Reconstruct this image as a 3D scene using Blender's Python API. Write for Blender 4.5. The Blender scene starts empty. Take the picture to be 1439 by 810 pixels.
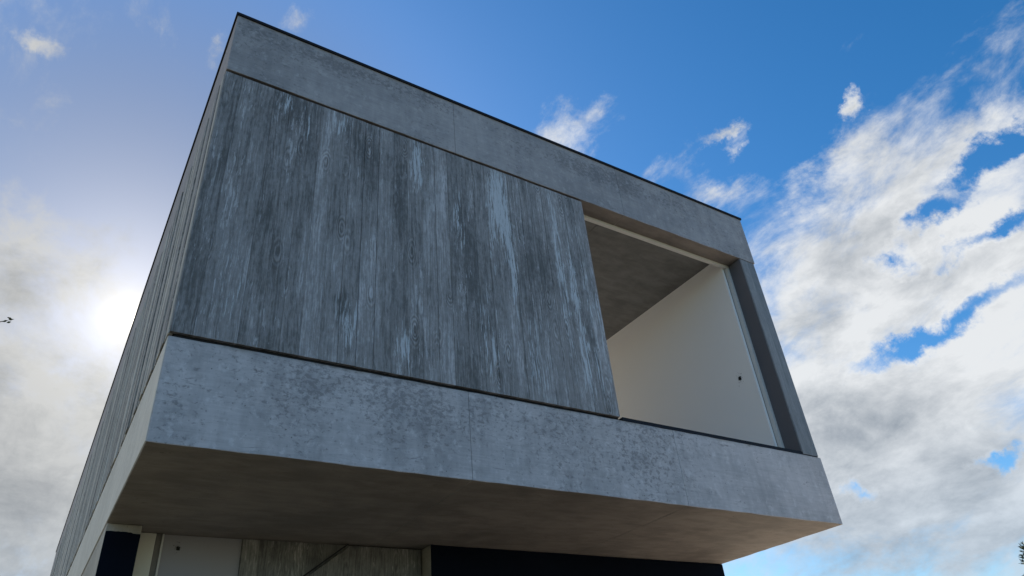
import bpy, bmesh, math, random
from mathutils import Vector, Matrix
random.seed(7)
R = math.radians
S = bpy.context.scene
COL = S.collection

# ------------------------------------------------------------------ camera
cd = bpy.data.cameras.new("camera"); cam = bpy.data.objects.new("camera", cd); COL.objects.link(cam)
cd.sensor_width = 36.0; cd.lens = 24.695; cd.clip_start = .05; cd.clip_end = 6000
_r = Vector((0.84566331, -0.52729152, -0.08256638)); _u = Vector((-0.23536348, -0.50728491, 0.82901511))
_f = Vector((0.47901732, 0.68163455, 0.55309741))
cam.matrix_world = Matrix(((_r.x, _u.x, -_f.x, -0.3915), (_r.y, _u.y, -_f.y, -4.6663), (_r.z, _u.z, -_f.z, 1.6), (0, 0, 0, 1)))
S.camera = cam
S.view_settings.view_transform = 'Standard'; S.view_settings.look = 'None'
S.view_settings.gamma = 1.0; S.view_settings.exposure = 1.0; S.view_settings.use_curve_mapping = False

# ------------------------------------------------------------------ sun and sky
SUN_AZ, SUN_EL = 1.6, 29.6          # degrees, azimuth from +y towards +x
sd = bpy.data.lights.new("sun", 'SUN'); sun = bpy.data.objects.new("sun", sd); COL.objects.link(sun)
sd.energy = 5.0; sd.angle = R(.5); sd.color = (1, .93, .82)
SUN_DIR = Vector((math.sin(R(SUN_AZ))*math.cos(R(SUN_EL)), math.cos(R(SUN_AZ))*math.cos(R(SUN_EL)), math.sin(R(SUN_EL))))
sun.rotation_euler = SUN_DIR.to_track_quat('Z', 'Y').to_euler(); sun.location = (0, 30, 40)

class N:
    """small helper for building node trees"""
    def __init__(s, tree): s.t = tree; s.t.nodes.clear()
    def new(s, typ, **kw):
        n = s.t.nodes.new(typ)
        for k, v in kw.items(): setattr(n, k, v)
        return n
    def put(s, inp, v):
        if hasattr(v, 'is_linked') or isinstance(v, bpy.types.NodeSocket): s.t.links.new(v, inp)
        else: inp.default_value = v
    def m(s, op, a, b=None, c=None, clamp=False):
        n = s.new('ShaderNodeMath', operation=op, use_clamp=clamp)
        for i, v in enumerate((a, b, c)):
            if v is not None: s.put(n.inputs[i], v)
        return n.outputs[0]
    def v(s, op, a, b=None, scale=None):
        n = s.new('ShaderNodeVectorMath', operation=op); s.put(n.inputs[0], a)
        if b is not None: s.put(n.inputs[1], b)
        if scale is not None: s.put(n.inputs['Scale'], scale)
        return n.outputs['Value'] if op in ('DOT_PRODUCT', 'LENGTH', 'DISTANCE') else n.outputs[0]
    def comb(s, x, y, z):
        n = s.new('ShaderNodeCombineXYZ')
        for i, v in enumerate((x, y, z)): s.put(n.inputs[i], v)
        return n.outputs[0]
    def sep(s, v):
        n = s.new('ShaderNodeSeparateXYZ'); s.put(n.inputs[0], v); return n.outputs
    def noise(s, vec, scale, detail=4, rough=.5, dist=0, col=False):
        n = s.new('ShaderNodeTexNoise'); s.put(n.inputs['Vector'], vec)
        for k, v in (('Scale', scale), ('Detail', detail), ('Roughness', rough), ('Distortion', dist)): s.put(n.inputs[k], v)
        return n.outputs['Color' if col else 'Fac']
    def step(s, x, a, b, lo=0., hi=1., smooth=True):
        n = s.new('ShaderNodeMapRange', interpolation_type='SMOOTHSTEP' if smooth else 'LINEAR')
        for i, v in enumerate((x, a, b, lo, hi)): s.put(n.inputs[i], v)
        return n.outputs[0]
    def mix(s, f, a, b, blend='MIX'):
        n = s.new('ShaderNodeMix', data_type='RGBA', blend_type=blend); s.put(n.inputs[0], f)
        for i, v in ((6, a), (7, b)):
            if isinstance(v, tuple) and len(v) == 3: v = (*v, 1)
            s.put(n.inputs[i], v)
        return n.outputs[2]
    def blob(s, vec, c, size, rot=0, planar=None):
        """1 at the centre of a turned ellipse, 0 at its rim and beyond"""
        n = s.new('ShaderNodeMapping', vector_type='TEXTURE'); s.put(n.inputs[0], vec)
        n.inputs['Location'].default_value = (*c, 0); n.inputs['Rotation'].default_value = (0, 0, R(rot)); n.inputs['Scale'].default_value = (*size, 1)
        g = s.new('ShaderNodeTexGradient', gradient_type='SPHERICAL'); s.put(g.inputs[0], n.outputs[0])
        return g.outputs['Fac']

W = bpy.data.worlds.new("World"); S.world = W; W.use_nodes = True
n = N(W.node_tree)
out = n.new('ShaderNodeOutputWorld'); bg = n.new('ShaderNodeBackground'); n.t.links.new(bg.outputs[0], out.inputs[0])
SKY_STRENGTH = .06
bg.inputs['Strength'].default_value = SKY_STRENGTH
sky = n.new('ShaderNodeTexSky', sky_type='NISHITA', sun_disc=False, sun_elevation=R(SUN_EL), sun_rotation=R(SUN_AZ),
            altitude=0, air_density=1.0, dust_density=.3, ozone_density=2.3)
hs = n.new('ShaderNodeHueSaturation'); n.put(hs.inputs['Color'], sky.outputs[0]); hs.inputs['Saturation'].default_value = 1.38; hs.inputs['Value'].default_value = 1.42
D = n.new('ShaderNodeTexCoord').outputs['Generated']
D = n.v('NORMALIZE', D)
dx, dy, dz = n.sep(D)
az = n.m('MULTIPLY', n.m('ARCTAN2', dx, dy), 180/math.pi)
el = n.m('MULTIPLY', n.m('ARCSINE', dz), 180/math.pi)
# ragged edges: wobble the direction before looking up the cloud banks
wob = n.noise(D, 11, 8, .66, col=True)
wx, wy, _ = n.sep(wob)
AE = n.comb(n.m('MULTIPLY_ADD', n.m('SUBTRACT', wx, .5), 9, az), n.m('MULTIPLY_ADD', n.m('SUBTRACT', wy, .5), 6, el), 0.)
BANKS = [  # azimuth, elevation, half sizes in degrees, turn, how cloudy (negative: a clear gap)
    (42.8, 58.3, 80, 17.5, -8, -.8), (56.8, 39.7, 17.7, 6.0, 0, -.35), (1.5, 42.1, 11.7, 9.7, 4, -.3),
    (-75, 25, 62, 42, 0, .9), (-50, 12, 40, 22, 0, .6),      # bank continued out of frame on the left, added to brighten the side
    (69.0, 30.0, 16.5, 9.0, 2, .6), (64.0, 16.2, 26, 16, -4, .75), (67.3, 36.6, 6.8, 3.2, 26, .35), (78.1, 33.7, 4.2, 1.9, 8, .2),
    (-8, 32.8, 11.0, 6.2, 14, .5), (-2.3, 19.0, 18, 14, -37, .75),
    (46.0, 46.1, 13, 4.4, 0, .5), (42.3, 45.2, 6, 4, 19, .35), (55.1, 41.8, 9, 2.6, 12, .55), (56.1, 37.9, 7, 3, -21, .5),
    (70.3, 40.2, 1.9, 1.1, 2, .7), (58.6, 42.5, 3, 1.3, -8, .6), (59.3, 40.5, 2, 1.2, 18, .55),
    (-10.8, 45.7, 2.6, 1.2, -3, .5), (2.9, 50.5, 2.6, 2, 29, .5), (11.6, 53.4, 3.6, 1.8, 1, .42),
    (68.5, 28.7, 2.5, 1.3, -7, -.65), (72.4, 30.3, 3.1, 1.1, 21, -.65), (77.8, 32.2, 3.7, 1.3, 9, -.72), (74.4, 27.6, 4.6, 1.0, 2, -.7),
    (68.8, 22.8, 7.9, 1.2, 8, -.75), (69.5, 13.7, 2.5, .9, 3, -.65), (59.8, 13.4, 2.4, .7, -1, -.4)]
cov = -.10
for a, e, sa, sb, rot, w in BANKS:
    cov = n.m('MULTIPLY_ADD', n.blob(AE, (a, e), (sa, sb), rot), w, cov)
WIND = Vector((.072, -.934, .349))                      # the cloud is combed out along the wind
Dw = n.v('SUBTRACT', D, n.v('SCALE', tuple(WIND), scale=n.m('MULTIPLY', n.v('DOT_PRODUCT', D, tuple(WIND)), .5)))
P = n.v('MULTIPLY', Dw, (1, 1, 1.35))
warp = n.noise(P, 3.2, 3, .5, col=True)
Pw = n.v('ADD', P, n.v('SCALE', n.v('SUBTRACT', warp, (.5, .5, .5)), scale=.16))
def density(vec):
    big = n.noise(vec, 4.0, 5, .55); fine = n.noise(vec, 13, 9, .66, .15)
    return n.m('ADD', n.m('MULTIPLY', n.m('SUBTRACT', big, .5), .8), n.m('MULTIPLY', n.m('SUBTRACT', fine, .5), 1.15))
d0 = density(Pw)
d1 = density(n.v('ADD', Pw, tuple(SUN_DIR*.035)))
amt = n.m('ADD', d0, cov)
alpha = n.step(amt, -.12, .42)
alpha = n.m('MULTIPLY', alpha, n.step(dz, -.02, .06))
thick = n.step(amt, .15, 1.0)
lit = n.step(n.m('SUBTRACT', d0, d1), -.34, .34)
cosun = n.v('DOT_PRODUCT', D, tuple(SUN_DIR))
near = n.step(cosun, .80, 1.0)
shade = n.m('ADD', n.m('MULTIPLY', lit, .55), n.m('MULTIPLY', n.m('SUBTRACT', 1., thick), .65), clamp=True)
shade = n.m('MULTIPLY_ADD', n.m('SUBTRACT', n.noise(P, 2.3, 3, .5), .5), .9, shade)
shade = n.m('MULTIPLY_ADD', n.m('SUBTRACT', n.noise(n.v('MULTIPLY', Pw, (1, 1, 1.25)), 5.2, 8, .6), .5), 1.5, shade)
shade = n.m('MULTIPLY_ADD', n.m('SUBTRACT', n.noise(n.v('MULTIPLY', D, (1, 1, 1.9)), 9., 9, .63, .3), .5), 1.9, shade, clamp=True)
ccol = n.mix(shade, (2.9, 3.15, 3.4), (7.1, 7.2, 7.2))
ccol = n.v('MULTIPLY', ccol, n.mix(n.step(el, 20, 5), (1, 1, 1), (.66, .74, .84)))
back = n.step(cosun, .86, .97)                              # backlit cloud is greyer
ccol = n.v('MULTIPLY', ccol, n.mix(back, (1, 1, 1), (.66, .66, .655)))
ang = n.m('MULTIPLY', n.m('ARCCOSINE', n.m('MINIMUM', cosun, 1.)), 180/math.pi)
def halo(width, amp): return n.m('MULTIPLY', n.m('EXPONENT', n.m('MULTIPLY', ang, -1/width)), amp)
dim = n.v('SCALE', hs.outputs[0], scale=n.step(cosun, .86, 1., 1., .42))
clear = n.mix(1., dim, n.v('SCALE', n.comb(.92, .96, 1.), scale=halo(20., 1.7)), 'ADD')
col = n.mix(n.m('MULTIPLY', alpha, .94), clear, ccol)
glow = n.m('ADD', n.m('ADD', halo(.5, 25.), halo(3.6, 3.6)), halo(9.0, .7))
col = n.mix(1., col, n.v('SCALE', n.comb(1., .92, .76), scale=glow), 'ADD')
n.put(bg.inputs['Color'], col)

# ------------------------------------------------------------------ materials
def mat(name):
    m = bpy.data.materials.new(name); m.use_nodes = True
    k = N(m.node_tree); o = k.new('ShaderNodeOutputMaterial'); b = k.new('ShaderNodeBsdfPrincipled'); k.t.links.new(b.outputs[0], o.inputs[0])
    return m, k, b
def bump(k, b, h, strength, dist):
    x = k.new('ShaderNodeBump'); x.inputs['Strength'].default_value = strength; x.inputs['Distance'].default_value = dist
    k.put(x.inputs['Height'], h); k.t.links.new(x.outputs[0], b.inputs['Normal'])
def plain(name, c, rough=.6, var=.08, scale=6, spec=.5):
    m, k, b = mat(name)
    pos = k.new('ShaderNodeNewGeometry').outputs['Position']
    f = k.noise(pos, scale, 6, .6)
    k.put(b.inputs['Base Color'], k.mix(f, tuple(v*(1-var) for v in c), tuple(v*(1+var) for v in c)))
    b.inputs['Roughness'].default_value = rough; b.inputs['Specular IOR Level'].default_value = spec
    bump(k, b, k.noise(pos, 60, 4, .6), .15, .004)
    return m

def concrete(name, light, dark, blotch, pits=.5, veins=.0, tide=None, blobs=(), under=(1, 1, 1)):
    """cast concrete: cloudy tone, release-agent blotches, bug holes, a few drips"""
    m, k, b = mat(name)
    g = k.new('ShaderNodeNewGeometry'); pos = g.outputs['Position']
    x, y, z = k.sep(pos)
    big = k.noise(pos, .9, 5, .55); mid = k.noise(pos, 4.5, 7, .62)
    tone = k.m('ADD', k.m('MULTIPLY', big, .65), k.m('MULTIPLY', mid, .55))
    # brushed streaks of the shutter, level
    st = k.noise(k.v('MULTIPLY', pos, (1.2, 1.2, 26)), 1.6, 5, .6)
    sb = k.noise(k.v('MULTIPLY', pos, (1.0, 3.2, 1)), 2.4, 7, .66, .4)
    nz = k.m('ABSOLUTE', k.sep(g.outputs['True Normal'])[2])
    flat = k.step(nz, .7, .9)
    streak = k.m('ADD', k.m('MULTIPLY', st, k.m('SUBTRACT', 1., flat)), k.m('MULTIPLY', sb, flat))
    tone = k.m('ADD', tone, k.m('MULTIPLY', k.m('SUBTRACT', streak, .5), k.m('MULTIPLY_ADD', flat, .55, .25)))
    drip = k.noise(k.comb(k.m('MULTIPLY', k.m('ADD', x, y), 11), 2., k.m('MULTIPLY', z, .7)), 1., 5, .65)
    scr = k.noise(k.comb(k.m('MULTIPLY', k.m('ADD', x, y), 5), 7., k.m('MULTIPLY', z, 60)), 1., 5, .7)
    side_ = k.m('SUBTRACT', 1., flat)
    tone = k.m('ADD', tone, k.m('MULTIPLY', side_, k.m('ADD', k.m('MULTIPLY', k.m('SUBTRACT', drip, .5), .38), k.m('MULTIPLY', k.m('SUBTRACT', scr, .5), .3))))
    c = k.mix(k.step(tone, .38, .82), dark, light)
    # shade and brown bounce light of the undersides painted into their colour
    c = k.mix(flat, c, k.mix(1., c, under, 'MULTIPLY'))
    # dark patches where the face stayed damp
    reg = k.noise(pos, 1.3, 3, .5)
    xz = k.comb(x, z, 0.)
    for cx, cz, sx, sz, w in blobs: reg = k.m('MULTIPLY_ADD', k.blob(xz, (cx, cz), (sx, sz)), w, reg)
    spot = k.noise(k.v('MULTIPLY', pos, (1, 1, 1.35)), 21, 6, .66, .3)
    soft = k.noise(k.v('ADD', pos, (3.1, 8.2, 5.7)), 8, 6, .6)
    grow = k.m('MULTIPLY', k.m('SUBTRACT', reg, .48), .38)
    patch = k.m('ADD', k.m('MULTIPLY', k.step(k.m('ADD', spot, grow), .555, .665), .9), k.m('MULTIPLY', k.step(k.m('ADD', soft, grow), .50, .72), .45), clamp=True)
    tiny = k.noise(k.v('MULTIPLY', pos, (1, 1, 1.6)), 55, 4, .6)
    patch = k.m('MAXIMUM', patch, k.m('MULTIPLY', k.step(k.m('ADD', tiny, grow), .64, .71), .9))
    patch = k.m('MULTIPLY', patch, k.m('SUBTRACT', 1., flat))
    c = k.mix(k.m('MULTIPLY', patch, blotch), c, tuple(v*.52 for v in dark))
    pale = k.step(k.noise(k.v('ADD', pos, (7.3, 1.1, 4.2)), 11, 8, .72), .53, .66)
    c = k.mix(k.m('MULTIPLY', k.m('MULTIPLY', pale, .5), side_), c, tuple(min(v*1.22, .7) for v in light))
    vo = k.new('ShaderNodeTexVoronoi', feature='F1'); k.put(vo.inputs['Vector'], pos); vo.inputs['Scale'].default_value = 24; vo.inputs['Randomness'].default_value = 1
    hole = k.m('MULTIPLY', k.step(vo.outputs['Distance'], .16, .07), k.step(k.noise(pos, 3.1, 3, .5), .5, .62))
    c = k.mix(k.m('MULTIPLY', hole, pits), c, tuple(v*.25 for v in dark))
    if veins:
        cr = k.noise(k.v('MULTIPLY', pos, (1, 9, 6)), 1.4, 3, .5, 1.2)
        ln = k.m('MULTIPLY', k.step(k.m('ABSOLUTE', k.m('SUBTRACT', cr, .5)), .012, .002), k.step(mid, .5, .66))
        c = k.mix(k.m('MULTIPLY', ln, veins), c, tuple(v*.3 for v in dark))
    if tide:
        # rusty-brown run-off line under a joint or flashing
        z0, depth, tc = tide
        ed = k.step(k.m('ADD', z, k.m('MULTIPLY', k.m('SUBTRACT', mid, .5), .1)), z0-depth, z0)
        c = k.mix(k.m('MULTIPLY', k.m('MULTIPLY', ed, k.m('SUBTRACT', 1., flat)), .75), c, tc)
    k.put(b.inputs['Base Color'], c)
    k.put(b.inputs['Roughness'], k.step(mid, .2, .8, .55, .85)); b.inputs['Specular IOR Level'].default_value = .35
    h = k.m('SUBTRACT', k.m('ADD', k.m('MULTIPLY', spot, .6), k.m('MULTIPLY', k.noise(pos, 70, 4, .6), .4)), hole)
    bump(k, b, h, .35, .006)
    return m

def board_concrete(name, light, mid_c, dark, marks=(), random_tone=.5, bands=1.):
    """concrete cast against rough-sawn boards: grain, knots, bleached lime runs, dark damp zones"""
    m, k, b = mat(name)
    pos = k.new('ShaderNodeNewGeometry').outputs['Position']
    rnd = k.new('ShaderNodeObjectInfo').outputs['Random']
    x, y, z = k.sep(pos)
    h = k.m('ADD', x, y)                                            # along the wall, either face
    off = k.m('MULTIPLY', rnd, 37.)
    wob = k.noise(k.comb(h, off, k.m('MULTIPLY', z, .8)), 3.5, 3, .5)
    hg = k.m('MULTIPLY_ADD', k.m('SUBTRACT', wob, .5), .05, h)
    grain = k.noise(k.comb(k.m('MULTIPLY', hg, 62), off, k.m('MULTIPLY', z, 1.5)), 1., 6, .68)
    fibre = k.noise(k.comb(k.m('MULTIPLY', hg, 190), off, k.m('MULTIPLY', z, 5)), 1., 4, .6)
    # flat-sawn cathedral figure and knots
    vo = k.new('ShaderNodeTexVoronoi', feature='F1'); k.put(vo.inputs['Vector'], k.comb(k.m('MULTIPLY', h, 5.5), off, k.m('MULTIPLY', z, 1.7))); vo.inputs['Scale'].default_value = 1
    kd = vo.outputs['Distance']
    ring = k.m('SINE', k.m('MULTIPLY', k.m('ADD', kd, k.m('MULTIPLY', wob, .25)), 75))
    ringm = k.m('MULTIPLY', k.step(kd, .42, .1), k.step(k.noise(k.comb(off, z, h), .9, 2, .5), .44, .56))
    knot = k.step(kd, .10, .05)
    patchy = k.noise(k.comb(k.m('MULTIPLY', h, 7), off, k.m('MULTIPLY', z, 1.3)), 1., 6, .6, .3)
    cloud = k.noise(pos, 1.1, 4, .55)
    speck = k.noise(k.v('MULTIPLY', pos, (1, 1, .45)), 30, 6, .68)
    tone = k.m('MULTIPLY_ADD', k.m('SUBTRACT', patchy, .5), .9, .5)
    tone = k.m('MULTIPLY_ADD', k.m('SUBTRACT', grain, .5), 1.15, tone)
    tone = k.m('MULTIPLY_ADD', k.m('SUBTRACT', fibre, .5), .6, tone)
    tone = k.m('MULTIPLY_ADD', k.m('SUBTRACT', speck, .5), .9, tone)
    tone = k.m('MULTIPLY_ADD', k.m('SUBTRACT', cloud, .5), .5, tone)
    tone = k.m('MULTIPLY_ADD', k.m('SUBTRACT', rnd, .5), random_tone, tone)
    tone = k.m('MULTIPLY_ADD', k.m('MULTIPLY', ring, ringm), .26, tone)
    lime = 0.
    xz = k.comb(k.m('MULTIPLY_ADD', k.m('SUBTRACT', k.noise(pos, 9, 4, .6), .5), .12, h), k.m('MULTIPLY_ADD', k.m('SUBTRACT', grain, .5), .5, z), 0.)
    for cx, cz, sx, sz, w in marks:
        bl = k.blob(xz, (cx, cz), (sx, sz))
        if w > 0: lime = k.m('MULTIPLY_ADD', bl, w, lime)
        else: tone = k.m('MULTIPLY_ADD', bl, w, tone)
    c = k.mix(k.step(tone, .05, .55), dark, mid_c)
    c = k.mix(k.step(tone, .48, 1.1), c, light)
    runs = k.noise(k.comb(k.m('MULTIPLY', hg, 55), off, k.m('MULTIPLY', z, 3.2)), 1., 7, .7)
    lm = k.step(k.m('ADD', lime, k.m('MULTIPLY', k.m('SUBTRACT', runs, .5), 3.0)), .36, .54)
    lm = k.m('MULTIPLY', lm, k.step(lime if marks else 0., .02, .3)) if marks else 0.
    c = k.mix(k.m('MULTIPLY', lm, .85), c, (.60, .625, .67))
    # thin lime threads standing along the board edges, scattered
    fl = k.noise(k.comb(k.m('MULTIPLY', hg, 62), off, k.m('MULTIPLY', z, 6)), 1., 8, .74)
    fz = k.m('ADD', fl, k.m('MULTIPLY', k.m('SUBTRACT', patchy, .5), .55))
    c = k.mix(k.m('MULTIPLY', k.step(fz, .595, .645), .65), c, light)
    c = k.mix(k.m('MULTIPLY', k.step(fz, .42, .36), .55), c, dark)
    thr = k.m('MULTIPLY', k.step(grain, .66, .72), k.step(k.noise(k.comb(k.m('MULTIPLY', h, 4), 3., z), 1.3, 3, .5), .52, .62))
    c = k.mix(k.m('MULTIPLY', thr, .5), c, light)
    c = k.mix(k.m('MULTIPLY', knot, k.m('MULTIPLY', ringm, .6)), c, dark)
    k.put(b.inputs['Base Color'], c)
    k.put(b.inputs['Roughness'], k.step(tone, 0., 1., .55, .85)); b.inputs['Specular IOR Level'].default_value = .35
    hh = k.m('ADD', k.m('MULTIPLY', grain, 1.), k.m('ADD', k.m('MULTIPLY', fibre, .5), k.m('MULTIPLY', k.m('MULTIPLY', ring, ringm), .4)))
    bump(k, b, hh, .8, .008)
    return m

PANEL_MARKS = [
    (1.89, 6.62, 0.111, 0.55, 0.66), (2.82, 6.45, 0.195, 0.85, 0.88), (2.92, 5.75, 0.104, 0.8, 0.72), (2.7, 5.9, 0.065, 0.5, 0.39),
    (3.53, 5.9, 0.098, 1.9, 0.61), (3.69, 5.6, 0.091, 1.7, 0.61), (3.86, 5.4, 0.078, 1.6, 0.44), (3.97, 5.2, 0.065, 2, 0.44),
    (0.57, 6.8, 0.078, 0.25, 0.55), (0.78, 6.6, 0.065, 0.5, 0.44), (1.08, 6.8, 0.156, 0.3, 0.61), (2.32, 6, 0.117, 0.7, 0.44),
    (2.62, 4.75, 0.26, 1.2, 0.39), (3.12, 4.7, 0.364, 0.9, 0.33), (3.72, 4.6, 0.195, 0.6, 0.33), (1.25, 4.55, 0.156, 0.45, 0.44), (1.76, 4.45, 0.156, 0.4, 0.5), (0.37, 4.6, 0.208, 0.35, 0.33),
    (1, 5.2, 0.65, 0.9, 0.17), (2.2, 4.6, 0.13, 0.5, 0.28),
    (0.5, 6.7, 0.25, 0.5, -0.24), (0.8, 6.5, 0.2, 0.6, -0.21), (1.35, 6.5, 0.28, 0.7, -0.32), (0.47, 5.5, 0.12, 0.5, -0.21), (1.2, 4.72, 0.09, 0.22, -0.42),
    (2.45, 5.4, 0.38, 1.7, -0.32), (3.15, 5.9, 0.36, 1.5, -0.35), (1.95, 4.5, 0.13, 0.35, -0.28), (0.1, 5.4, 0.5, 2.2, -0.08), (3, 4.5, 0.1, 0.3, -0.28), (1.7, 6, 0.1, 0.7, -0.28)]
M_panel = board_concrete('board_marked_concrete', (.58, .565, .595), (.295, .279, .28), (.128, .118, .11), PANEL_MARKS, .3)
M_sideboard = board_concrete('board_marked_side_concrete', (.66, .64, .60), (.42, .41, .39), (.15, .15, .147), (), 1.2)
UNDER_SHADE = (.60, .565, .52)  # underside shade carried in the colour
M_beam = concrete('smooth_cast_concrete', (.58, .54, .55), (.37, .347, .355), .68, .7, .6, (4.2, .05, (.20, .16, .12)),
                  ((1.5, 3.95, 1.8, .5, .16), (3.6, 3.9, 2.4, .6, .10), (6.2, 3.8, 1.4, .9, -.4)), UNDER_SHADE)
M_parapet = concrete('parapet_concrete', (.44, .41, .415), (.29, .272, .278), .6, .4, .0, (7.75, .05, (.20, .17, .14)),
                     ((.7, 7.55, .8, .2, .2), (4.6, 7.5, 1.6, .25, .4), (1.5, 7.6, 1.8, .14, .25), (3.0, 7.15, 4, .25, -.2)), UNDER_SHADE)
M_sidebeam = concrete('pale_side_concrete', (.78, .745, .68), (.62, .59, .53), .3, .2, .0, None, (), UNDER_SHADE)
M_soffitwall = concrete('porch_concrete', (.46, .43, .38), (.32, .30, .26), .3)
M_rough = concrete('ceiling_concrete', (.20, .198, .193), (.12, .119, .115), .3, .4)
M_pillar = board_concrete('pillar_concrete', (.34, .345, .36), (.25, .255, .27), (.17, .175, .185), (), .3)
M_porchboard = board_concrete('porch_board_concrete', (.46, .445, .41), (.20, .195, .183), (.08, .079, .075), (), .7)
M_flash = plain('dark_metal_flashing', (.018, .018, .023), .6, .2, 9, .12)
M_groove = plain('joint_backing', (.03, .03, .033), .95, .2, 8, .1)
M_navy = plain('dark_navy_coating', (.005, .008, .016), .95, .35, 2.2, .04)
M_reveal = plain('dark_reveal_lining', (.125, .125, .14), .7, .12, 3, .3)
M_white = plain('white_plaster', (.86, .86, .86), .85, .02, 1.2, .3)
M_cream = plain('cream_plaster', (.72, .70, .62), .85, .03, 2, .3)
M_lav = plain('grey_plaster', (.34, .33, .355), .85, .04, 2, .3)
M_frame = plain('white_frame_paint', (.64, .63, .61), .5, .02, 5)
M_taupe = plain('taupe_jamb_paint', (.19, .175, .16), .7, .06, 5)
M_floor = plain('timber_floor', (.68, .64, .58), .5, .15, 4)
M_black = plain('black_hole', (.008, .008, .008), .9, .1, 20)
M_bark = plain('bark', (.09, .07, .055), .9, .3, 20)
def leafmat(name, a, bcol):
    m, k, b = mat(name)
    pos = k.new('ShaderNodeNewGeometry').outputs['Position']
    k.put(b.inputs['Base Color'], k.mix(k.noise(pos, 5, 3, .6), a, bcol)); b.inputs['Roughness'].default_value = .6
    return m
M_leaf = leafmat('broadleaf_green', (.035, .06, .02), (.08, .11, .035))
M_needle = leafmat('needle_green', (.03, .05, .025), (.06, .085, .04))
def ground_mat(name, a, bcol, scale):
    m, k, b = mat(name)
    pos = k.new('ShaderNodeNewGeometry').outputs['Position']
    k.put(b.inputs['Base Color'], k.mix(k.m('ADD', k.m('MULTIPLY', k.noise(pos, .35, 4, .6), .5), k.m('MULTIPLY', k.noise(pos, scale, 6, .7), .5)), a, bcol))
    b.inputs['Roughness'].default_value = .95; bump(k, b, k.noise(pos, scale, 6, .7), .5, .03)
    return m
M_ground = ground_mat('sandy_soil', (.045, .045, .022), (.095, .088, .05), 12)
M_bounce = ground_mat('pale_bounce', (.66, .56, .43), (.78, .68, .54), 25)  # for the added sheet that bounces light onto the soffit

# ------------------------------------------------------------------ mesh helpers
def link(name, me, parent=None, m=None):
    o = bpy.data.objects.new(name, me); COL.objects.link(o)
    if m: me.materials.append(m)
    if parent is not None: o.parent = parent
    return o
def box_mesh(name, x0, x1, y0, y1, z0, z1, bev=.004):
    bm = bmesh.new(); bmesh.ops.create_cube(bm, size=1)
    for v in bm.verts:
        v.co = Vector(((x0+x1)/2+v.co.x*(x1-x0), (y0+y1)/2+v.co.y*(y1-y0), (z0+z1)/2+v.co.z*(z1-z0)))
    if bev: bmesh.ops.bevel(bm, geom=list(bm.edges), offset=bev, segments=1, affect='EDGES')
    me = bpy.data.meshes.new(name); bm.to_mesh(me); bm.free(); return me
def box(name, x0, x1, y0, y1, z0, z1, m, parent, bev=.004):
    return link(name, box_mesh(name, x0, x1, y0, y1, z0, z1, bev), parent, m)
def chipped_box(name, x0, x1, y0, y1, z0, z1, m, parent, bev=.0035, cut=.12, wob=.0022, faces=None):
    """a cast slab whose long edges are cut and slightly uneven, as struck formwork leaves them"""
    bm = bmesh.new()
    nx, nz = max(1, int((x1-x0)/cut)), max(1, int((z1-z0)/.25)); ny = max(1, int((y1-y0)/cut)) if y1-y0 > 1 else 1
    bmesh.ops.create_cube(bm, size=1)
    for v in bm.verts: v.co = Vector(((x0+x1)/2+v.co.x*(x1-x0), (y0+y1)/2+v.co.y*(y1-y0), (z0+z1)/2+v.co.z*(z1-z0)))
    bmesh.ops.bevel(bm, geom=list(bm.edges), offset=bev, segments=1, affect='EDGES')
    for axis, a0, cnt, a1 in ((0, x0, nx, x1), (1, y0, ny, y1)):
        for i in range(1, cnt):
            co = Vector((0, 0, 0)); co[axis] = a0+(a1-a0)*i/cnt; no = Vector((0, 0, 0)); no[axis] = 1
            bmesh.ops.bisect_plane(bm, geom=bm.verts[:]+bm.edges[:]+bm.faces[:], plane_co=co, plane_no=no)
    for v in bm.verts:
        if x0+.05 < v.co.x < x1-.05 or y0+.05 < v.co.y < y1-.05:
            v.co.z += random.uniform(-wob, wob)
    me = bpy.data.meshes.new(name); bm.to_mesh(me); bm.free()
    return link(name, me, parent, m)

def structure(o): o['kind'] = 'structure'; return o
def thing(o, label, cat, group=None):
    o['label'] = label; o['category'] = cat
    if group: o['group'] = group
    return o

# ------------------------------------------------------------------ ground
def sheet(name, pts, z, m):
    me = bpy.data.meshes.new(name); me.from_pydata([(x, y, z) for x, y in pts], [], [list(range(len(pts)))]); return structure(link(name, me, None, m))
sheet('ground', [(-3000, -3000), (3000, -3000), (3000, 3000), (-3000, 3000)], 0, M_ground)
sheet('bounce_sheet', [(7.05, -9), (12.5, -9), (12.5, 34), (7.05, 34)], .004, M_bounce)  # unseen pale sheet, added to bounce warm sunlight up to the soffit

# ------------------------------------------------------------------ the house
WX, LY = 7.0, 20.6                       # width and length
ZS, ZB, ZP, ZT = 3.417, 4.178, 6.956, 7.735   # soffit, beam top, parapet underside, parapet top
house = bpy.data.objects.new('concrete_house', None); COL.objects.link(house)
thing(house, 'flat roofed grey concrete house whose board-marked upper storey overhangs a dark porch', 'house')
J = WX/3; G = .0010
# floor slab cast in bays; its edge is the lower beam
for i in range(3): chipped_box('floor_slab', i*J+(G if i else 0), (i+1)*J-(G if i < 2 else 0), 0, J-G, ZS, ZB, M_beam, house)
kmax = int(LY/J)
for kx in range(1, kmax+1):
    y1 = min((kx+1)*J, LY)-G if kx < kmax else LY
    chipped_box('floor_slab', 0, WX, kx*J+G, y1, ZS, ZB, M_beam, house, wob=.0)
for kx in range(0, kmax+1):
    y1 = min((kx+1)*J, LY)-G if kx < kmax else LY
    box('edge_skin', -.004, -.0005, .005 if kx == 0 else kx*J+G, y1, ZS+.004, ZB-.004, M_sidebeam, house, .001)  # thin paler layer over the slab's left side
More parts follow.
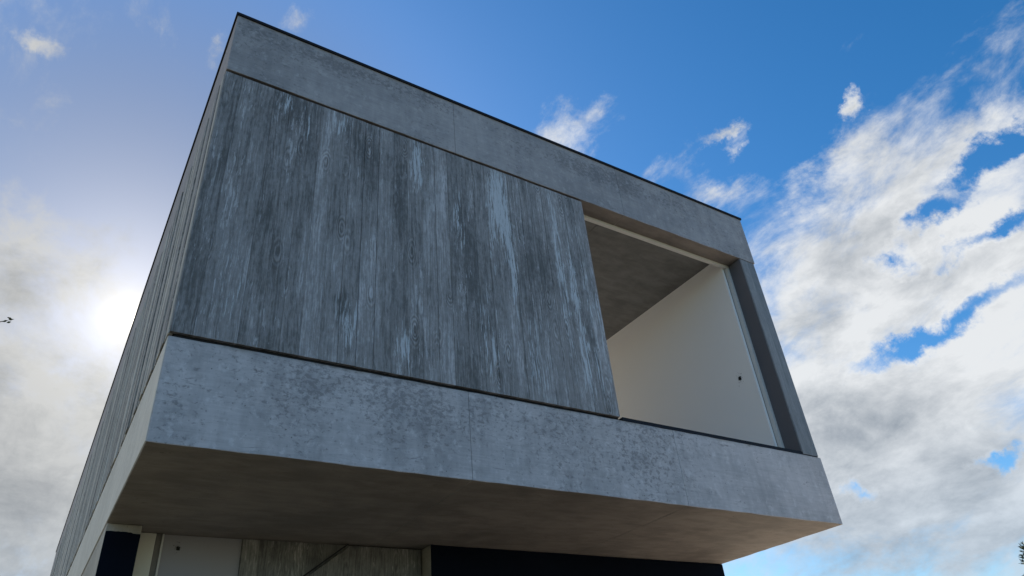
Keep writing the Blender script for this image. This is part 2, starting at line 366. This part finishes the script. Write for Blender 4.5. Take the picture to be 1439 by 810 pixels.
# parapet ring in bays
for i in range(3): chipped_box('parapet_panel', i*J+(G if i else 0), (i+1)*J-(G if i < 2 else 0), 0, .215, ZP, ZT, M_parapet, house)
for kx in range(0, kmax+1):
    y0 = .218 if kx == 0 else kx*J+G; y1 = (kx+1)*J-G if kx < kmax else LY-.203
    for x0, x1 in ((0, .2), (WX-.2, WX)): box('parapet_panel', x0, x1, y0, y1, ZP, ZT, M_parapet, house)
box('parapet_panel', 0, WX, LY-.2, LY, ZP, ZT, M_parapet, house)
# dark joint backing behind the shadow gaps
box('joint_backing', .035, 4.0, .035, .12, ZB-.01, ZP+.01, M_groove, house, 0)
box('joint_backing', .035, .12, .122, LY-.04, ZB-.01, ZP+.01, M_groove, house, 0)
# coping: a folded dark metal cap standing a little proud
def coping(x0, x1, y0, y1, o=.016):
    c = box('coping', x0, x1, y0, y1, ZT-.004, ZT+.03, M_flash, house, .003)
    return c
for i in range(3): coping(-.016+ (i*J+.018 if i else 0), (i+1)*J if i < 2 else WX+.016, -.016, .23)
for kx in range(0, kmax+1):
    y0 = .232 if kx == 0 else kx*J+.002; y1 = (kx+1)*J if kx < kmax else LY+.016
    for x0, x1 in ((-.016, .215), (WX-.215, WX+.016)): coping(x0, x1, y0, y1)
coping(.217, WX-.217, LY-.215, LY+.016)

# board-marked front panel, one strip for each shuttering board
ZW0, ZW1 = ZB+.036, ZP-.034
NB = 27; BWD = 4.0/NB
front = box('wall_panel', .036, 3.996, .034, .22, ZW0+.004, ZW1-.004, M_groove, house, 0)
bms = [box_mesh('board_strip', g, BWD-g, 0, .032, ZW0, ZW1, .0008) for g in (.0004, .0011, .0024)]
for q in bms: q.materials.append(M_panel)
for i in range(NB):
    o = link('board_strip', random.choice(bms if i > 7 else bms[:2]), front); o.location = (i*BWD, random.uniform(0, .0028), 0)
# side wall, boards running the whole length
sidew = box('wall_panel', .034, .24, .24, LY-.02, ZW0+.004, ZW1-.004, M_groove, house, 0)
bs = box_mesh('board_strip', 0, .032, .004, BWD-.004, ZW0, ZW1, .003); bs.materials.append(M_sideboard)
ns = int((LY-.034)/BWD)
for i in range(ns):
    o = link('board_strip', bs, sidew); o.location = (-.014+random.uniform(0, .011), .034+i*BWD, 0)
# right-hand pillar, two boards wide, and the dark lining of its reveal
PX0, PX1 = 6.70, 6.97
pil = box('pillar', PX0, PX1, .006, .27, ZB+.004, ZP-.006, M_pillar, house)
bp = box_mesh('board_strip', 0, .134, 0, .006, ZB+.012, ZP-.012, .0015); bp.materials.append(M_pillar)
for i, xx in enumerate((PX0+.0005, PX0+.1355)):
    o = link('board_strip', bp, pil); o.location = (xx, -.001+.0025*i, 0)
box('reveal_lining', PX0-.008, PX0-.001, .012, .25, ZB+.03, ZP-.004, M_reveal, house, .001)
# right wall of the upper storey, behind the pillar
box('side_wall', WX-.28, WX-.03, .275, LY-.25, ZB+.003, ZP-.003, M_beam, house)
box('side_wall', .26, WX-.29, LY-.25, LY-.03, ZB+.003, ZP-.003, M_beam, house)
# window opening: sill strip, white frame
box('window_sill', 4.03, PX1-.02, .004, .24, ZB+.003, ZB+.040, M_flash, house, .002)
fr = box('window_frame', 4.0, 6.692, .205, .255, ZP-.040, ZP-.003, M_frame, house, .002)
box('frame_post', 6.645, 6.690, .205, .255, ZB+.03, ZP-.042, M_frame, fr, .002)
# the room
box('room_wall', 6.60, 6.64, .258, 9.0, ZB+.03, 7.10, M_white, house, 0)
box('room_wall', .26, .30, .26, 9.0, ZB+.03, 7.10, M_white, house, 0)
box('room_wall', .302, 3.985, .226, .25, ZB+.03, 7.10, M_white, house, 0)
box('room_floor', .302, 6.598, .26, 8.998, ZB+.003, ZB+.025, M_floor, house, 0)
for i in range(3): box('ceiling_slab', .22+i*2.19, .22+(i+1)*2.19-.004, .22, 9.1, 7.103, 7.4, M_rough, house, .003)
# unseen rear left open and unroofed, added to let sun warm the room
# socket hole with ragged plaster in the white wall
def socket(name, loc, axis, m_edge, size=1.):
    hole = bpy.data.meshes.new(name); bm = bmesh.new()
    ring = []
    for kk in range(22):
        a = kk/22*2*math.pi; rr = .024*random.uniform(.75, 1.25) if abs(math.sin(2*a)) < .8 else .032*random.uniform(.8, 1.1)
        ring.append((rr*math.cos(a)*.85, rr*math.sin(a)))
    def P3(p, d): return (d, p[0], p[1]) if axis == 'x' else (p[0], d, p[1])
    vs = [bm.verts.new(P3(p, 0)) for p in ring]; vb = [bm.verts.new(P3((p[0]*.9, p[1]*.9), -.005)) for p in ring]
    bm.faces.new(vb)
    for a in range(22): bm.faces.new((vs[a], vs[(a+1) % 22], vb[(a+1) % 22], vb[a]))
    for q in range(26):                                            # flaked chips round it
        a = random.uniform(0, 6.28); rr = random.gauss(.052, .016); s = random.uniform(.002, .006)
        c = (rr*math.cos(a)*.7, rr*math.sin(a)*1.3)
        bm.faces.new([bm.verts.new(P3((c[0]+s*math.cos(t+a)*random.uniform(.5, 1.4), c[1]+s*math.sin(t+a)*random.uniform(.5, 1.4)), -.0015)) for t in (0, 1.5, 3, 4.6)])
    bm.to_mesh(hole); bm.free()
    o = link(name, hole, house, m_edge); o.location = loc; o.scale = (size,)*3; return o
socket('socket_hole', (6.597, .468, 5.343), 'x', M_black)
# ground storey
ep = box('side_wall', .004, .262, 1.815, LY-.1, 0, ZS-.003, M_soffitwall, house)
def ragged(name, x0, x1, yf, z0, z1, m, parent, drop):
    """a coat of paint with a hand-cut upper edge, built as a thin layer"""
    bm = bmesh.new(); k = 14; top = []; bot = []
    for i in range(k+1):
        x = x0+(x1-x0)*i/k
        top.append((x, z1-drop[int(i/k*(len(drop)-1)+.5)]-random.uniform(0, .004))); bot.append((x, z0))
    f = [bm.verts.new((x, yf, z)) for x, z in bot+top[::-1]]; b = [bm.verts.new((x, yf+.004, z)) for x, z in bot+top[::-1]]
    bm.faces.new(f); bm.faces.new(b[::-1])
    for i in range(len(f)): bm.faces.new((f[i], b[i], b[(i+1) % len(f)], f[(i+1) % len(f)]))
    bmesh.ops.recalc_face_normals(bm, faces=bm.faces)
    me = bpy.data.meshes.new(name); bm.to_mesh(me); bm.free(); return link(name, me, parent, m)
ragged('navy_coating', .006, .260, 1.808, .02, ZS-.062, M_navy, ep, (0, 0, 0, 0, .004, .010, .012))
box('porch_pier', .264, .402, 2.02, 2.4, 0, ZS-.003, M_cream, house, .003)
box('door_jamb', .404, .448, 2.034, 2.2, 0, ZS-.003, M_taupe, house, .002)
box('door_jamb', .450, .466, 2.022, 2.2, 0, ZS-.003, M_frame, house, .002)
box('porch_wall', .468, 1.11, 2.04, 2.2, 0, ZS-.003, M_lav, house, 0)
socket('socket_hole', (.592, 2.037, 3.305), 'y', M_black, .65)
pw = box('porch_wall', 1.10, 2.86, 2.055, 2.3, 0, ZS-.003, M_groove, house, 0)
bq = box_mesh('board_strip', .001, BWD-.001, 0, .032, .01, ZS-.004, .0015); bq.materials.append(M_porchboard)
for i in range(12):
    o = link('board_strip', bq, pw); o.location = (1.112+i*BWD*.985, 2.02+random.uniform(0, .003), 0)
# sloping stair parapet in front of the board-marked porch wall, a dark strip along its top
def prism(name, pts, y0, y1, m, parent):
    bm = bmesh.new(); f = [bm.verts.new((x, y0, z)) for x, z in pts]; b = [bm.verts.new((x, y1, z)) for x, z in pts]
    bm.faces.new(f); bm.faces.new(b[::-1])
    for i in range(len(f)): bm.faces.new((f[i], b[i], b[(i+1) % len(f)], f[(i+1) % len(f)]))
    bmesh.ops.recalc_face_normals(bm, faces=bm.faces)
    me = bpy.data.meshes.new(name); bm.to_mesh(me); bm.free(); return link(name, me, parent, m)
sl = (3.416-3.118)/(2.09-1.693)
prism('stair_parapet', [(.6, .0), (2.84, .0), (2.84, 3.40), (2.10, 3.40), (.6, 3.40-1.5*sl)], 1.985, 2.016, M_porchboard, house)
prism('stair_strip', [(2.085, 3.412), (2.063, 3.412), (.58, 3.412-1.483*sl), (.602, 3.412-1.483*sl)], 1.965, 1.983, M_groove, house)
dk = box('porch_block', 2.868, WX-.004, 1.822, LY-.1, 0, ZS-.003, M_soffitwall, house)
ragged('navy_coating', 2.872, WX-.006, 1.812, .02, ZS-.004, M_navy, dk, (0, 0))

# ------------------------------------------------------------------ trees, only tips of which reach into the picture
def tube(bm, pts, radii, seg=6):
    rings = []
    for i, p in enumerate(pts):
        d = (pts[min(i+1, len(pts)-1)]-pts[max(i-1, 0)]).normalized(); a = d.orthogonal().normalized(); b = d.cross(a)
        rings.append([bm.verts.new(p+radii[i]*(math.cos(t*2*math.pi/seg)*a+math.sin(t*2*math.pi/seg)*b)) for t in range(seg)])
    for r0, r1 in zip(rings, rings[1:]):
        for t in range(seg): bm.faces.new((r0[t], r0[(t+1) % seg], r1[(t+1) % seg], r1[t]))
def leaf(bm, p, d, s, w=.4):
    d = d.normalized(); side = d.cross(Vector((random.gauss(0, 1), random.gauss(0, 1), random.gauss(0, 1)))).normalized()
    bm.faces.new([bm.verts.new(q) for q in (p, p+d*s*.5+side*s*w*.5, p+d*s, p+d*s*.5-side*s*w*.5)])
def finish(bm, name, m, parent):
    me = bpy.data.meshes.new(name); bm.to_mesh(me); bm.free(); return link(name, me, parent, m)

def broadleaf(base, height, crown_r, label, tip=None):
    t = bpy.data.objects.new('broadleaf_tree', None); COL.objects.link(t); t.location = base; thing(t, label, 'tree')
    wood = bmesh.new(); fol = bmesh.new()
    top = Vector((0, 0, height))
    trunk = [Vector((random.uniform(-.05, .05)*i, random.uniform(-.05, .05)*i, height*.9*i/8)) for i in range(9)]
    tube(wood, trunk, [.16*(1-i/9.5) for i in range(9)], 8)
    ends = []
    for i in range(46):
        h = random.uniform(.38, .95); p0 = trunk[int(h*8)]
        a = random.uniform(0, 6.28); l = crown_r*math.sin(math.pi*min(1, (h-.25)/.85))*random.uniform(.6, 1.)
        p2 = p0+Vector((math.cos(a)*l, math.sin(a)*l, l*random.uniform(.1, .7)))
        ends.append((p0, p2))
    if tip is not None:
        tp = Vector(tip)-Vector(base); ends.append((trunk[6], tp))
    for p0, p2 in ends:
        mid = (p0+p2)/2+Vector((0, 0, .12))
        tube(wood, [p0, mid, p2], [.035, .02, .006], 5)
        for q in range(16):
            f = random.uniform(.3, 1); p = p0.lerp(p2, f)+Vector((0, 0, .12*math.sin(f*3)))
            d = Vector((random.gauss(0, 1), random.gauss(0, 1), random.gauss(.2, .7))).normalized()
            e = p+d*random.uniform(.15, .45)
            if tip is not None and p2 is ends[-1][1] and f > .75: e = p+d*random.uniform(.03, .12)
            tube(wood, [p, e], [.006, .003], 4)
            for _ in range(14): leaf(fol, p.lerp(e, random.random()), d+Vector((random.gauss(0, .7), random.gauss(0, .7), random.gauss(-.2, .6))), random.uniform(.06, .11))
    if tip is not None:
        for q in range(4):
            p = tp+Vector((random.uniform(-.10, .04), random.uniform(-.05, .05), random.uniform(-.06, .07)))
            leaf(fol, p, Vector((1, random.gauss(0, .3), random.uniform(-.2, .7))), random.uniform(.06, .09), .5)
    finish(wood, 'trunk', M_bark, t); c = finish(fol, 'crown', M_leaf, t)
    return t
def conifer(base, height, r, label):
    t = bpy.data.objects.new('conifer_tree', None); COL.objects.link(t); t.location = base; thing(t, label, 'tree')
    wood = bmesh.new(); fol = bmesh.new()
    tube(wood, [Vector((0, 0, height*i/6)) for i in range(7)], [.14*(1-i/6.2) for i in range(7)], 8)
    hh = .7
    while hh < height-.05:
        rr = r*(1-hh/height)**.8+.06
        for a in range(7):
            an = random.uniform(0, 6.28); l = rr*random.uniform(.75, 1.1)
            p0 = Vector((0, 0, hh+random.uniform(-.05, .05))); p1 = p0+Vector((math.cos(an)*l, math.sin(an)*l, l*random.uniform(.15, .5)))
            tube(wood, [p0, p1], [.012, .003], 4)
            for q in range(int(10+l*26)):
                f = random.uniform(.15, 1); p = p0.lerp(p1, f)
                d = (p1-p0).normalized()*.9+Vector((random.gauss(0, .5), random.gauss(0, .5), random.gauss(.1, .4)))
                leaf(fol, p, d, random.uniform(.06, .13), .22)
        hh += .13
    finish(wood, 'trunk', M_bark, t); finish(fol, 'crown', M_needle, t)
    return t
def at(az, el_, dist):
    return Vector((-.3915+dist*math.sin(R(az)), -4.6663+dist*math.cos(R(az)), 1.6+dist*math.tan(R(el_))))
tp = at(-6.35, 27.7, 11.0)
broadleaf((tp.x-2.6, tp.y+.4, 0), 8.6, 2.1, 'broadleaf tree left of the house, only dark leaf tips reaching the left edge', tp)
cp = at(67.75, 8.6, 24.0)
conifer((cp.x, cp.y, 0), cp.z, 1.1, 'narrow dark green conifer at the lower right edge, spiky top against cloud')
